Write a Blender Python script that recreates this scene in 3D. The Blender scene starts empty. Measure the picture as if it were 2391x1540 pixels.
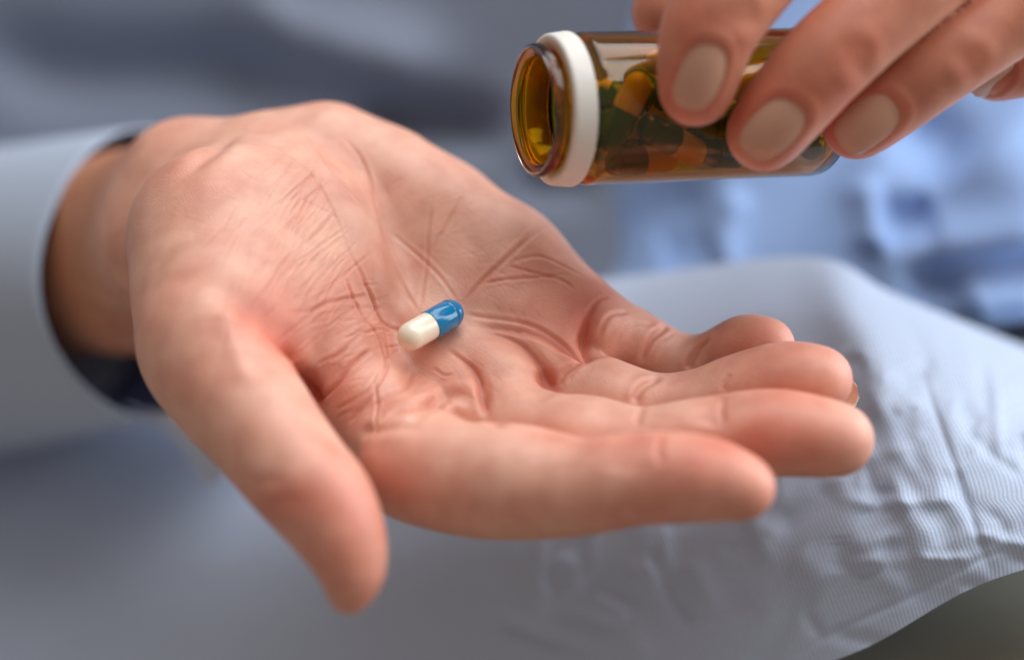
import bpy, math, random
import numpy as np
from mathutils import Vector
from mathutils.bvhtree import BVHTree

# ------------------------------------------------------------------ camera
scene = bpy.context.scene
COL = scene.collection
DIST, LENS, PITCH = 479.0, 75.0, math.radians(40)
SC = 10.4                      # picture units per millimetre at the focal plane
UC, VC = 1195.5, 770.0         # centre of the 2391 x 1540 survey grid used for the measurements
O = np.array([0.0, 0.0, 0.70])                                   # focal point in the room (metres)
AX = np.array([1.0, 0, 0])
AY = np.array([0, math.sin(PITCH), math.cos(PITCH)])
AZ = np.array([0, -math.cos(PITCH), math.sin(PITCH)])
M3 = np.stack([AX, AY, AZ])                                      # rows: right, up, towards the viewer

def P(u, v, z):                # survey point at a depth -> millimetres about the focal point
    u, v, z = np.asarray(u, float), np.asarray(v, float), np.asarray(z, float)
    f = (DIST - z) / DIST / SC
    return np.stack([(u - UC) * f, -(v - VC) * f, z + 0 * u], -1)

def W(p):                      # millimetres -> room metres
    return O + (np.asarray(p, float) @ M3) / 1000.0

def pix(p):                    # millimetres -> survey point
    f = DIST / (DIST - p[..., 2]) * SC
    return UC + p[..., 0] * f, VC - p[..., 1] * f

cam_d = bpy.data.cameras.new('camera')
cam = bpy.data.objects.new('camera', cam_d)
COL.objects.link(cam)
cam.location = O + AZ * DIST / 1000
cam.rotation_euler = (math.pi / 2 - PITCH, 0, 0)
cam_d.lens, cam_d.sensor_width = LENS, 36.0
cam_d.clip_start, cam_d.clip_end = 0.02, 50
cam_d.dof.use_dof = True
cam_d.dof.focus_distance = (DIST - 1) / 1000
cam_d.dof.aperture_fstop = 3.0
cam_d.dof.aperture_blades = 0
scene.camera = cam

# ------------------------------------------------------------------ light
world = bpy.data.worlds.new('World')
scene.world = world
world.use_nodes = True
bg = world.node_tree.nodes['Background']
bg.inputs[0].default_value = (1.0, 0.87, 0.77, 1)
bg.inputs[1].default_value = 0.305

def area(name, pos, target, sx, sy, power, col):
    d = bpy.data.lights.new(name, 'AREA')
    d.shape, d.size, d.size_y, d.energy, d.color = 'RECTANGLE', sx, sy, power, col
    o = bpy.data.objects.new(name, d)
    COL.objects.link(o)
    o.location = W(pos)
    dirv = Vector(W(target) - W(pos))
    o.rotation_euler = dirv.to_track_quat('-Z', 'Y').to_euler()
    return o
area('window_light', (60, 800, 140), (-20, 0, -20), 0.46, 0.85, 4.9, (0.92, 0.97, 1.0))
area('window_light', (540, 570, 240), (20, 0, -20), 0.46, 0.85, 6.0, (0.92, 0.97, 1.0))
area('side_window_light', (720, 230, -60), (150, 0, -110), 0.5, 0.6, 4.8, (0.88, 0.94, 1.0))

scene.view_settings.view_transform = 'Standard'
scene.view_settings.look = 'None'
scene.view_settings.exposure = 0.0
scene.view_settings.gamma = 1.0
scene.cycles.max_bounces = 14
scene.cycles.transmission_bounces = 14
scene.cycles.caustics_refractive = True
scene.cycles.use_denoising = True

# ------------------------------------------------------------------ helpers
def tag(o, label=None, cat=None, group=None, kind=None):
    if label: o['label'] = label
    if cat: o['category'] = cat
    if group: o['group'] = group
    if kind: o['kind'] = kind
    return o

def empty(name, pos_mm, label, cat, group=None):
    o = bpy.data.objects.new(name, None)
    o.empty_display_size = 0.02
    COL.objects.link(o)
    o.location = W(pos_mm)
    o['_w'] = list(W(pos_mm))
    return tag(o, label, cat, group)

def origin_of(o):
    p = np.zeros(3)
    while o is not None:
        p += np.array(o.location)
        o = o.parent
    return p

def mesh_obj(name, verts_mm, faces, mat, parent=None, smooth=True, uv=None, colors=None, attrs=None):
    me = bpy.data.meshes.new(name)
    vw = W(verts_mm)
    base = origin_of(parent) if parent is not None else np.zeros(3)
    vw = (vw - base).astype(np.float32)
    if isinstance(faces, np.ndarray):
        n, k = faces.shape
        me.vertices.add(len(vw)); me.vertices.foreach_set('co', vw.ravel())
        me.loops.add(n * k); me.loops.foreach_set('vertex_index', faces.astype(np.int32).ravel())
        me.polygons.add(n)
        me.polygons.foreach_set('loop_start', np.arange(0, n * k, k, dtype=np.int32))
        me.polygons.foreach_set('loop_total', np.full(n, k, dtype=np.int32))
        me.update(calc_edges=True)
    else:
        me.from_pydata(vw.tolist(), [], faces)
    me.validate()
    if smooth:
        me.polygons.foreach_set('use_smooth', np.ones(len(me.polygons), bool))
    if colors is not None:
        a = me.color_attributes.new('tone', 'FLOAT_COLOR', 'POINT')
        c = np.ones((len(vw), 4), np.float32); c[:, :3] = colors
        a.data.foreach_set('color', c.ravel())
    for kname, val in (attrs or {}).items():
        val = np.asarray(val, np.float32)
        if val.ndim == 2:
            a = me.attributes.new(kname, 'FLOAT_VECTOR', 'POINT'); a.data.foreach_set('vector', val.ravel())
        else:
            a = me.attributes.new(kname, 'FLOAT', 'POINT'); a.data.foreach_set('value', val)
    me.materials.append(mat)
    o = bpy.data.objects.new(name, me)
    COL.objects.link(o)
    if parent is not None: o.parent = parent
    return o

# ------------------------------------------------------------------ materials
def srgb(r, g, b):
    return tuple(((c / 255 + 0.055) / 1.055) ** 2.4 if c > 10 else c / 255 / 12.92 for c in (r, g, b))

def new_mat(name):
    m = bpy.data.materials.new(name)
    m.use_nodes = True
    nt = m.node_tree
    return m, nt, nt.nodes['Principled BSDF']

def N(nt, kind, **kw):
    n = nt.nodes.new(kind)
    for k, v in kw.items():
        setattr(n, k, v)
    return n

def L(nt, a, b): nt.links.new(a, b)

def skin_material():
    m, nt, b = new_mat('skin')
    tone = N(nt, 'ShaderNodeAttribute', attribute_name='tone')
    tc = N(nt, 'ShaderNodeTexCoord')
    mott = N(nt, 'ShaderNodeTexNoise'); mott.inputs['Scale'].default_value = 170; mott.inputs['Detail'].default_value = 5
    L(nt, tc.outputs['Object'], mott.inputs['Vector'])
    ramp = N(nt, 'ShaderNodeValToRGB')
    ramp.color_ramp.elements[0].position = 0.35; ramp.color_ramp.elements[0].color = (0.90, 0.80, 0.78, 1)
    ramp.color_ramp.elements[1].position = 0.65; ramp.color_ramp.elements[1].color = (1.05, 1.06, 1.06, 1)
    L(nt, mott.outputs['Fac'], ramp.inputs['Fac'])
    mul = N(nt, 'ShaderNodeMix', data_type='RGBA', blend_type='MULTIPLY')
    mul.inputs[0].default_value = 0.8
    L(nt, tone.outputs['Color'], mul.inputs[6]); L(nt, ramp.outputs['Color'], mul.inputs[7])
    L(nt, mul.outputs[2], b.inputs['Base Color'])
    b.inputs['Subsurface Weight'].default_value = 0.5
    b.inputs['Subsurface Radius'].default_value = (1.0, 0.42, 0.25)
    b.inputs['Subsurface Scale'].default_value = 0.0022
    b.inputs['Specular IOR Level'].default_value = 0.58
    rr = N(nt, 'ShaderNodeMapRange'); rr.inputs['To Min'].default_value = 0.40; rr.inputs['To Max'].default_value = 0.56
    L(nt, mott.outputs['Fac'], rr.inputs['Value']); L(nt, rr.outputs['Result'], b.inputs['Roughness'])
    warp = N(nt, 'ShaderNodeTexNoise'); warp.inputs['Scale'].default_value = 70; warp.inputs['Detail'].default_value = 2
    L(nt, tc.outputs['Object'], warp.inputs['Vector'])
    vm = N(nt, 'ShaderNodeVectorMath', operation='MULTIPLY_ADD')
    vm.inputs[1].default_value = (0.016, 0.016, 0.016)
    L(nt, warp.outputs['Color'], vm.inputs[0]); L(nt, tc.outputs['Object'], vm.inputs[2])
    wav = N(nt, 'ShaderNodeTexWave', bands_direction='DIAGONAL'); wav.inputs['Scale'].default_value = 460; wav.inputs['Distortion'].default_value = 0.6
    L(nt, vm.outputs[0], wav.inputs['Vector'])
    vor = N(nt, 'ShaderNodeTexVoronoi', feature='DISTANCE_TO_EDGE'); vor.inputs['Scale'].default_value = 1300
    L(nt, vm.outputs[0], vor.inputs['Vector'])
    mr = N(nt, 'ShaderNodeMapRange'); mr.inputs['From Max'].default_value = 0.12; mr.inputs['To Max'].default_value = 0.45
    L(nt, vor.outputs['Distance'], mr.inputs['Value'])
    fine = N(nt, 'ShaderNodeTexNoise'); fine.inputs['Scale'].default_value = 1500; fine.inputs['Detail'].default_value = 4
    L(nt, tc.outputs['Object'], fine.inputs['Vector'])
    add0 = N(nt, 'ShaderNodeMath', operation='MULTIPLY_ADD'); add0.inputs[1].default_value = 0.28
    L(nt, wav.outputs['Fac'], add0.inputs[0]); L(nt, mr.outputs['Result'], add0.inputs[2])
    add = N(nt, 'ShaderNodeMath', operation='MULTIPLY_ADD'); add.inputs[1].default_value = 0.8
    L(nt, fine.outputs['Fac'], add.inputs[0]); L(nt, add0.outputs[0], add.inputs[2])
    bump = N(nt, 'ShaderNodeBump'); bump.inputs['Strength'].default_value = 0.32; bump.inputs['Distance'].default_value = 0.00016
    L(nt, add.outputs[0], bump.inputs['Height'])
    L(nt, bump.outputs['Normal'], b.inputs['Normal'])
    return m

def plain(name, col, rough=0.5, spec=0.5, sss=0.0, noise=0.0, coat=0.0):
    m, nt, b = new_mat(name)
    b.inputs['Base Color'].default_value = (*col, 1)
    b.inputs['Roughness'].default_value = rough
    b.inputs['Specular IOR Level'].default_value = spec
    b.inputs['Coat Weight'].default_value = coat
    b.inputs['Coat Roughness'].default_value = 0.06
    if sss:
        b.inputs['Subsurface Weight'].default_value = sss
        b.inputs['Subsurface Radius'].default_value = (1, 0.8, 0.6)
        b.inputs['Subsurface Scale'].default_value = 0.0012
    tc = N(nt, 'ShaderNodeTexCoord')
    no = N(nt, 'ShaderNodeTexNoise'); no.inputs['Scale'].default_value = 260; no.inputs['Detail'].default_value = 4
    L(nt, tc.outputs['Object'], no.inputs['Vector'])
    mr = N(nt, 'ShaderNodeMapRange'); mr.inputs['To Min'].default_value = 1 - noise; mr.inputs['To Max'].default_value = 1 + noise * 0.5
    L(nt, no.outputs['Fac'], mr.inputs['Value'])
    mx = N(nt, 'ShaderNodeMix', data_type='RGBA', blend_type='MULTIPLY'); mx.inputs[0].default_value = 1
    mx.inputs[6].default_value = (*col, 1)
    L(nt, mr.outputs['Result'], mx.inputs[7]); L(nt, mx.outputs[2], b.inputs['Base Color'])
    return m

def cloth_material(name, c1, c2, pitch, weave=0.5):
    """woven cloth: fine stripes along U (uv stored in mm), thread relief"""
    m, nt, b = new_mat(name)
    at = N(nt, 'ShaderNodeAttribute', attribute_name='weft')
    sep = N(nt, 'ShaderNodeSeparateXYZ'); L(nt, at.outputs['Vector'], sep.inputs[0])
    wob = N(nt, 'ShaderNodeTexNoise'); wob.inputs['Scale'].default_value = 0.08; L(nt, at.outputs['Vector'], wob.inputs['Vector'])
    ph = N(nt, 'ShaderNodeMath', operation='MULTIPLY_ADD'); ph.inputs[1].default_value = 1.2
    L(nt, wob.outputs['Fac'], ph.inputs[0]); L(nt, sep.outputs['X'], ph.inputs[2])
    mu = N(nt, 'ShaderNodeMath', operation='MULTIPLY'); mu.inputs[1].default_value = 2 * math.pi / pitch
    L(nt, ph.outputs[0], mu.inputs[0])
    sn = N(nt, 'ShaderNodeMath', operation='SINE'); L(nt, mu.outputs[0], sn.inputs[0])
    mr = N(nt, 'ShaderNodeMapRange'); mr.inputs['From Min'].default_value = -0.8; mr.inputs['From Max'].default_value = 0.8
    L(nt, sn.outputs[0], mr.inputs['Value'])
    mx = N(nt, 'ShaderNodeMix', data_type='RGBA'); mx.inputs[6].default_value = (*c1, 1); mx.inputs[7].default_value = (*c2, 1)
    L(nt, mr.outputs['Result'], mx.inputs[0])
    no = N(nt, 'ShaderNodeTexNoise'); no.inputs['Scale'].default_value = 1.6; no.inputs['Detail'].default_value = 5
    L(nt, at.outputs['Vector'], no.inputs['Vector'])
    m2 = N(nt, 'ShaderNodeMapRange'); m2.inputs['To Min'].default_value = 0.82; m2.inputs['To Max'].default_value = 1.12
    L(nt, no.outputs['Fac'], m2.inputs['Value'])
    mm = N(nt, 'ShaderNodeMix', data_type='RGBA', blend_type='MULTIPLY'); mm.inputs[0].default_value = 1
    L(nt, mx.outputs[2], mm.inputs[6]); L(nt, m2.outputs['Result'], mm.inputs[7])
    L(nt, mm.outputs[2], b.inputs['Base Color'])
    b.inputs['Roughness'].default_value = 0.85
    b.inputs['Specular IOR Level'].default_value = 0.2
    b.inputs['Sheen Weight'].default_value = 0.15
    ad = N(nt, 'ShaderNodeMath', operation='MULTIPLY_ADD'); ad.inputs[1].default_value = weave
    L(nt, no.outputs['Fac'], ad.inputs[0]); L(nt, mr.outputs['Result'], ad.inputs[2])
    bump = N(nt, 'ShaderNodeBump'); bump.inputs['Strength'].default_value = 0.25; bump.inputs['Distance'].default_value = 0.0002
    L(nt, ad.outputs[0], bump.inputs['Height']); L(nt, bump.outputs['Normal'], b.inputs['Normal'])
    return m

def glass_material():
    m, nt, b = new_mat('amber_glass')
    b.inputs['Base Color'].default_value = (1.0, 0.93, 0.80, 1)
    b.inputs['Transmission Weight'].default_value = 1.0
    b.inputs['Roughness'].default_value = 0.02
    b.inputs['IOR'].default_value = 1.48
    va = N(nt, 'ShaderNodeVolumeAbsorption')
    va.inputs['Color'].default_value = (0.945, 0.845, 0.08, 1)
    va.inputs['Density'].default_value = 2500.0
    L(nt, va.outputs[0], nt.nodes['Material Output'].inputs['Volume'])
    return m

M_SKIN = skin_material()
M_NAIL = plain('nail_polish', (0.56, 0.30, 0.205), 0.24, 0.5, 0.0, 0.04, 0.45)
M_BARE = plain('bare_nail', (0.62, 0.40, 0.30), 0.3, 0.5, 0.3, 0.05)
M_WHITE = plain('white_plastic', (0.78, 0.75, 0.70), 0.45, 0.4, 0.3, 0.06)
M_BLUE = plain('blue_gelatin', (0.0, 0.19, 0.42), 0.14, 0.5, 0.0, 0.04, 0.15)
M_CREAM = plain('cream_gelatin', (0.86, 0.78, 0.62), 0.22, 0.5, 0.25, 0.04, 0.3)
M_GLASS = glass_material()
M_SHIRT = cloth_material('striped_shirt_cotton', (0.42, 0.50, 0.67), (0.54, 0.61, 0.74), 1.0)
M_SKYBLUE = cloth_material('light_blue_cotton', (0.25, 0.40, 0.74), (0.38, 0.52, 0.80), 1.0)  # light blue shirt front, blue deepened to hold its sky-lit shade
M_TORSO_SHADE = cloth_material('shaded_shirt_cotton', (0.205, 0.235, 0.31), (0.24, 0.27, 0.345), 1.2)  # grey copy of the shirt cloth, torso shade put into the colour
M_CUFF = cloth_material('pale_blue_cotton', (0.50, 0.58, 0.76), (0.60, 0.66, 0.78), 1.0)
M_SLEEVE = cloth_material('pale_cotton', (0.38, 0.46, 0.61), (0.47, 0.53, 0.64), 1.0)
M_SHADE_LINING = plain('shade_dark_lining', (0.028, 0.032, 0.065), 0.9, 0.1, 0, 0.2)  # navy lining whose dark colour also holds the shade inside the sleeve
M_OLIVE = cloth_material('olive_twill', (0.20, 0.195, 0.155), (0.25, 0.242, 0.195), 0.9, 1.5)
M_SOFA = cloth_material('cream_upholstery', (0.55, 0.54, 0.48), (0.62, 0.6, 0.54), 1.6, 1.5)

# ------------------------------------------------------------------ implicit flesh
class Field:
    def __init__(s, lo, hi, h):
        s.lo = np.array(lo, float); s.h = h
        s.n = np.ceil((np.array(hi, float) - s.lo) / h).astype(int) + 1
    def new(s): return np.full(s.n, 9.0, np.float32)
    def sl(s, lo, hi):
        a = np.clip(np.floor((lo - s.lo) / s.h).astype(int), 0, s.n)
        b = np.clip(np.ceil((hi - s.lo) / s.h).astype(int) + 1, 0, s.n)
        return tuple(slice(i, j) for i, j in zip(a, b))
    def co(s, sl):
        g = [(s.lo[i] + s.h * np.arange(sl[i].start, sl[i].stop)).astype(np.float32) for i in range(3)]
        return g[0][:, None, None], g[1][None, :, None], g[2][None, None, :]

def smin(a, b, k):
    h = np.maximum(k - np.abs(a - b), 0) / k
    return np.minimum(a, b) - h * h * (k * 0.25)

def rod(F, arr, a, b, ra, rb, k, pad=8):
    a, b = np.asarray(a, float), np.asarray(b, float)
    r = max(ra, rb) + pad
    sl = F.sl(np.minimum(a, b) - r, np.maximum(a, b) + r)
    if any(x.stop <= x.start for x in sl): return
    x, y, z = F.co(sl)
    d = b - a; dd = float(d @ d) + 1e-9
    t = np.clip(((x - a[0]) * d[0] + (y - a[1]) * d[1] + (z - a[2]) * d[2]) / dd, 0, 1)
    dist = np.sqrt((x - a[0] - t * d[0]) ** 2 + (y - a[1] - t * d[1]) ** 2 + (z - a[2] - t * d[2]) ** 2) - (ra + (rb - ra) * t)
    arr[sl] = smin(arr[sl], dist.astype(np.float32), k)

def ball(F, arr, c, r, k): rod(F, arr, c, c, r, r, k)

def ellipsoid(F, arr, c, axes, rad, k, pad=8, cut=False):
    c = np.asarray(c, float); R = max(rad) + pad
    sl = F.sl(c - R, c + R)
    if any(x.stop <= x.start for x in sl): return
    x, y, z = F.co(sl)
    q = [(x - c[0]) * ax[0] + (y - c[1]) * ax[1] + (z - c[2]) * ax[2] for ax in axes]
    k0 = np.sqrt(sum((q[i] / rad[i]) ** 2 for i in range(3)))
    k1 = np.sqrt(sum((q[i] / rad[i] ** 2) ** 2 for i in range(3))) + 1e-6
    d = (k0 * (k0 - 1) / k1).astype(np.float32)
    if cut: arr[sl] = -smin(-arr[sl], d, k)
    else: arr[sl] = smin(arr[sl], d, k)

def surface_nets(F, f):
    """quad mesh of the zero level"""
    n = F.n
    ins = f < 0
    cells = np.zeros(n - 1, bool)
    c0 = ins[:-1, :-1, :-1]
    corners = [(i, j, k) for i in (0, 1) for j in (0, 1) for k in (0, 1)]
    cut = lambda A, c: A[c[0]:n[0] - 1 + c[0], c[1]:n[1] - 1 + c[1], c[2]:n[2] - 1 + c[2]]
    for c in corners[1:]:
        cells |= cut(ins, c) != c0
    idx = np.argwhere(cells)
    vid = np.full(n - 1, -1, np.int32)
    vid[cells] = np.arange(len(idx), dtype=np.int32)
    val = {c: f[idx[:, 0] + c[0], idx[:, 1] + c[1], idx[:, 2] + c[2]] for c in corners}
    acc = np.zeros((len(idx), 3)); cnt = np.zeros(len(idx))
    for a in corners:
        for ax in range(3):
            if a[ax]: continue
            b = list(a); b[ax] = 1; b = tuple(b)
            va, vb = val[a], val[b]
            m = (va < 0) != (vb < 0)
            t = np.where(m, va / np.where(m, va - vb, 1), 0)
            pt = np.array(a, float)[None].repeat(len(idx), 0); pt[:, ax] = t
            acc += np.where(m[:, None], pt, 0); cnt += m
    verts = F.lo + F.h * (idx + acc / cnt[:, None])
    faces = []
    for ax in range(3):
        o1, o2 = [(1, 2), (2, 0), (0, 1)][ax]
        s0 = [slice(None)] * 3; s1 = [slice(None)] * 3
        s0[ax] = slice(0, n[ax] - 1); s1[ax] = slice(1, n[ax])
        for o in (o1, o2):
            s0[o] = slice(1, n[o] - 1); s1[o] = slice(1, n[o] - 1)
        A, B = ins[tuple(s0)], ins[tuple(s1)]
        for flip, m in ((False, A & ~B), (True, ~A & B)):
            e = np.argwhere(m)
            if not len(e): continue
            e[:, o1] += 1; e[:, o2] += 1
            def g(d1, d2):
                q = e.copy(); q[:, o1] += d1; q[:, o2] += d2
                return vid[q[:, 0], q[:, 1], q[:, 2]]
            quad = [g(-1, -1), g(0, -1), g(0, 0), g(-1, 0)]
            if flip: quad = quad[::-1]
            faces.append(np.stack(quad, 1))
    faces = np.concatenate(faces)
    return verts, faces[(faces >= 0).all(1)]

def edges_of(F4):
    e = np.concatenate([F4[:, [0, 1]], F4[:, [1, 2]], F4[:, [2, 3]], F4[:, [3, 0]]])
    e.sort(1)
    return e

def relax(V, F4, it, lam=0.5):
    e = edges_of(F4); key = e[:, 0].astype(np.int64) * len(V) + e[:, 1]
    _, i = np.unique(key, return_index=True); e = e[i]
    deg = np.bincount(e.ravel(), minlength=len(V)).astype(float); deg[deg == 0] = 1
    for j in range(it):
        s = np.stack([np.bincount(e[:, 0], V[e[:, 1], c], len(V)) + np.bincount(e[:, 1], V[e[:, 0], c], len(V)) for c in range(3)], 1)
        V = V + (lam if j % 2 == 0 else -lam * 0.96) * (s / deg[:, None] - V)
    return V

def subdivide(V, F4):
    e = edges_of(F4); key = e[:, 0].astype(np.int64) * len(V) + e[:, 1]
    uq, inv = np.unique(key, return_inverse=True)
    ea, eb = uq // len(V), uq % len(V)
    nV, nE, nF = len(V), len(uq), len(F4)
    mid = (V[ea] + V[eb]) / 2
    cen = V[F4].mean(1)
    inv = inv.reshape(4, nF) + nV
    fc = np.arange(nF) + nV + nE
    q = [np.stack([F4[:, i], inv[i], fc, inv[i - 1]], 1) for i in range(4)]
    return np.concatenate([V, mid, cen]), np.concatenate(q)

def normals(V, F4):
    n = np.cross(V[F4[:, 2]] - V[F4[:, 0]], V[F4[:, 3]] - V[F4[:, 1]])
    out = np.stack([sum(np.bincount(F4[:, i], n[:, c], len(V)) for i in range(4)) for c in range(3)], 1)
    return out / (np.linalg.norm(out, axis=1, keepdims=True) + 1e-12)

def spline(pts, step):
    pts = np.asarray(pts, float)
    if len(pts) == 2:
        n = max(2, int(np.linalg.norm(pts[1] - pts[0]) / step)); t = np.linspace(0, 1, n)[:, None]
        return pts[0] * (1 - t) + pts[1] * t
    p = np.concatenate([[2 * pts[0] - pts[1]], pts, [2 * pts[-1] - pts[-2]]])
    out = []
    for i in range(1, len(p) - 2):
        a, b, c, d = p[i - 1:i + 3]
        n = max(2, int(np.linalg.norm(c - b) / step)); t = np.linspace(0, 1, n, endpoint=False)[:, None]
        out.append(0.5 * (2 * b + (c - a) * t + (2 * a - 5 * b + 4 * c - d) * t ** 2 + (3 * b - a - 3 * c + d) * t ** 3))
    return np.concatenate(out + [pts[-1:]])

def smooth01(x): x = np.clip(x, 0, 1); return x * x * (3 - 2 * x)

class Surf:
    """a skin surface that creases can be pressed into"""
    def __init__(s, V, F4):
        s.V, s.F = V, F4
        s.n = normals(V, F4)
        s.bvh = BVHTree.FromPolygons(V.tolist(), F4.tolist())
        s.d = np.zeros(len(V)); s.red = np.zeros(len(V))
        s.order = None
    def hit(s, u, v):
        c = np.array([0, 0, DIST]); t = P(u, v, 0.0) - c
        r = s.bvh.ray_cast(Vector(c), Vector(t).normalized())
        return None if r[0] is None else (np.array(r[0]), np.array(r[1]))
    def press(s, line, w, depth, lip=0.3, red=0.5, taper=(0.2, 0.2), bulge=0.0):
        if w < 0.7: red, depth = red * 0.6, depth * 0.85
        pts = [s.hit(*p) for p in spline(line, 14)]
        pts = [p for p in pts if p is not None]
        if len(pts) < 2: return
        q = np.array([p[0] for p in pts]); qn = np.array([p[1] for p in pts])
        keep = [0]
        for i in range(1, len(q)):
            if np.linalg.norm(q[i] - q[keep[-1]]) < 7: keep.append(i)
        q, qn = q[keep], qn[keep]
        seg = spline(q, 0.35) if len(q) > 1 else q
        qn = np.array([qn[min(int(i / len(seg) * len(qn)), len(qn) - 1)] for i in range(len(seg))])
        R = 4 * w
        lo, hi = seg.min(0) - R, seg.max(0) + R
        ids = np.nonzero(((s.V > lo) & (s.V < hi)).all(1))[0]
        for ch in np.array_split(ids, max(1, len(ids) * len(seg) // 4_000_000)):
            if not len(ch): continue
            dv = s.V[ch][:, None] - seg[None]
            d2 = (dv ** 2).sum(2); j = d2.argmin(1); r = np.sqrt(d2[np.arange(len(ch)), j])
            t = j / max(len(seg) - 1, 1)
            a = np.ones(len(ch))
            if taper[0]: a *= smooth01(t / taper[0] + 0.05)
            if taper[1]: a *= smooth01((1 - t) / taper[1] + 0.05)
            facing = (s.n[ch] * qn[j]).sum(1) > 0.0
            a *= facing
            s.d[ch] += a * (-depth * np.exp(-(r / w) ** 2) + lip * depth * np.exp(-((r - 2.1 * w) / (1.1 * w)) ** 2))
            s.red[ch] += a * red * np.exp(-(r / (1.3 * w)) ** 2)
    def swell(s, u, v, rad, h, red=0.0):
        r = s.hit(u, v)
        if r is None: return
        e = np.exp(-((s.V - r[0]) ** 2).sum(1) / rad ** 2) * ((s.n @ r[1]) > 0.0)
        s.d += h * e; s.red += red * e

def grow(prims, lo, hi, h, sub=True):
    """prims: (blend inside, blend with the rest, shapes or list of groups)"""
    F = Field(lo, hi, h)
    def build(item):
        k_in, k_out, shapes = item
        arr = F.new()
        for sh in shapes:
            if isinstance(sh[0], (int, float)): arr = smin(arr, build(sh), sh[1])
            else: rod(F, arr, sh[1], sh[2], sh[3], sh[4], k_in)
        return arr
    V, F4 = surface_nets(F, build((1, 1, prims)))
    V = relax(V, F4, 4)
    if sub:
        V, F4 = subdivide(V, F4)
        V = relax(V, F4, 4)
    return V, F4

def chain(pts, wob=0.0):       # (u, v, z, r) along a finger, splined so that it neither kinks nor beads
    q = np.concatenate([P(*np.array(pts, float)[:, :3].T), np.array(pts, float)[:, 3:]], 1)
    q = spline(q, 1.6)
    return [('rod', q[i, :3], q[i + 1, :3], q[i, 3], q[i + 1, 3]) for i in range(len(q) - 1)]

# ------------------------------------------------------------------ nails
def nail(parent, c, a, n, ln, wd, rt, rl, mat, thick=0.45):
    """a curved plate: a = towards the tip, n = outwards"""
    a = a - n * (a @ n); a /= np.linalg.norm(a); b = np.cross(n, a)
    m, k = 25, 17
    s_ = np.linspace(-1, 1, m); t_ = np.linspace(-1, 1, k)
    Sg, Tg = np.meshgrid(s_, t_, indexing='ij')
    half = wd / 2 * np.where(Sg < 0, (1 - np.abs(Sg) ** 3.2) ** 0.42, (1 - np.abs(Sg) ** 3.6) ** 0.46)
    y = Tg * half; x = Sg * ln / 2
    h = -(rt - np.sqrt(np.maximum(rt ** 2 - y ** 2, 0.01))) - (rl - np.sqrt(rl ** 2 - x ** 2))
    top = c + x[..., None] * a + y[..., None] * b + h[..., None] * n
    V = np.concatenate([top.reshape(-1, 3), (top - n * thick - (y[..., None] * b) * 0.015).reshape(-1, 3)])
    ii = np.arange(m * k).reshape(m, k); off = m * k
    fs = np.stack([ii[:-1, :-1], ii[1:, :-1], ii[1:, 1:], ii[:-1, 1:]], -1).reshape(-1, 4)
    rim = np.concatenate([ii[0, :], ii[1:, -1], ii[-1, -2::-1], ii[-2:0:-1, 0]])
    rn = np.roll(rim, -1)
    F4 = np.concatenate([fs, fs[:, ::-1] + off, np.stack([rim, rn, rn + off, rim + off], 1)])
    return mesh_obj('fingernail', V, F4, mat, parent)

def seat_nail(Sf, u, v, du, dv, lnpx, wdpx):
    """dent the flesh under a nail and raise the fold round it; returns its frame"""
    p, n = Sf.hit(u, v)
    q, _ = Sf.hit(u + du * 20, v + dv * 20)
    n2 = np.mean([Sf.hit(u + i, v + j)[1] for i in (-25, 0, 25) for j in (-25, 0, 25)], 0); n2 /= np.linalg.norm(n2)
    a = q - p; a -= n2 * (a @ n2); a /= np.linalg.norm(a); b = np.cross(n2, a)
    d = Sf.V - p; x = (d @ a) / (lnpx / 2); y = (d @ b) / (wdpx / 2); z = d @ n2
    e = (np.abs(x) ** 2.6 + np.abs(y) ** 2.6) ** (1 / 2.6)
    front = (Sf.n @ n2 > -0.2) & (np.abs(z) < 7)
    Sf.d += front * (-0.55 * smooth01((1.02 - e) / 0.15) + 0.18 * np.exp(-((e - 1.18) / 0.13) ** 2) * smooth01((0.75 - x) / 0.5))
    Sf.red += front * 0.10 * np.exp(-((e - 1.12) / 0.14) ** 2)
    return p, a, n2

# ------------------------------------------------------------------ the open hand
PN = np.array([0.08, 0.61, 0.79]); PN /= np.linalg.norm(PN)
def zp(u, v): return -0.1 * (u - 1006) / SC + 0.77 * (v - 758) / SC
def pc(u, v, dz): return P(u, v, zp(u, v) + dz)
def prod(a, b): return ('rod', pc(*a[:3]), pc(*b[:3]), a[3], b[3])
def pchain(pts): return [prod(pts[i], pts[i + 1]) for i in range(len(pts) - 1)]

palm = []
palm += pchain([(650, 408, -14, 14), (760, 402, -12, 15), (900, 455, -12, 14.2), (1030, 522, -13, 13.2), (1180, 617, -13, 12.5), (1365, 762, -13, 11)])
palm += pchain([(560, 480, -16, 15), (900, 560, -19, 13), (1290, 870, -13, 10.5)])
palm += pchain([(540, 540, -16, 15), (860, 700, -21, 12), (1170, 955, -12, 11)])
palm += pchain([(540, 640, -14, 15), (760, 860, -18, 12), (960, 1050, -11, 12)])
palm += [('rod', P(440, 432, -42), P(600, 428, -34), 14.6, 14.8), ('rod', P(400, 560, -40), P(560, 520, -26), 16, 15)]
SA = np.array([-0.72, -0.06, -0.69])                 # forearm and sleeve axis
CUFF_C = P(388, 640, -96)
fa, fb = CUFF_C + np.array([-9, 11, 8]), CUFF_C + np.array([-9, -1, 9])
palm += [('rod', P(440, 432, -42), fa, 14.6, 20), ('rod', fa, fa + SA * 130 + np.array([5, -5, -4]), 20, 24)]
palm += [('rod', P(400, 560, -42), fb, 15.5, 18.5), ('rod', fb, fb + SA * 130 + np.array([5, 2, -4]), 18.5, 24)]
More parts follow.
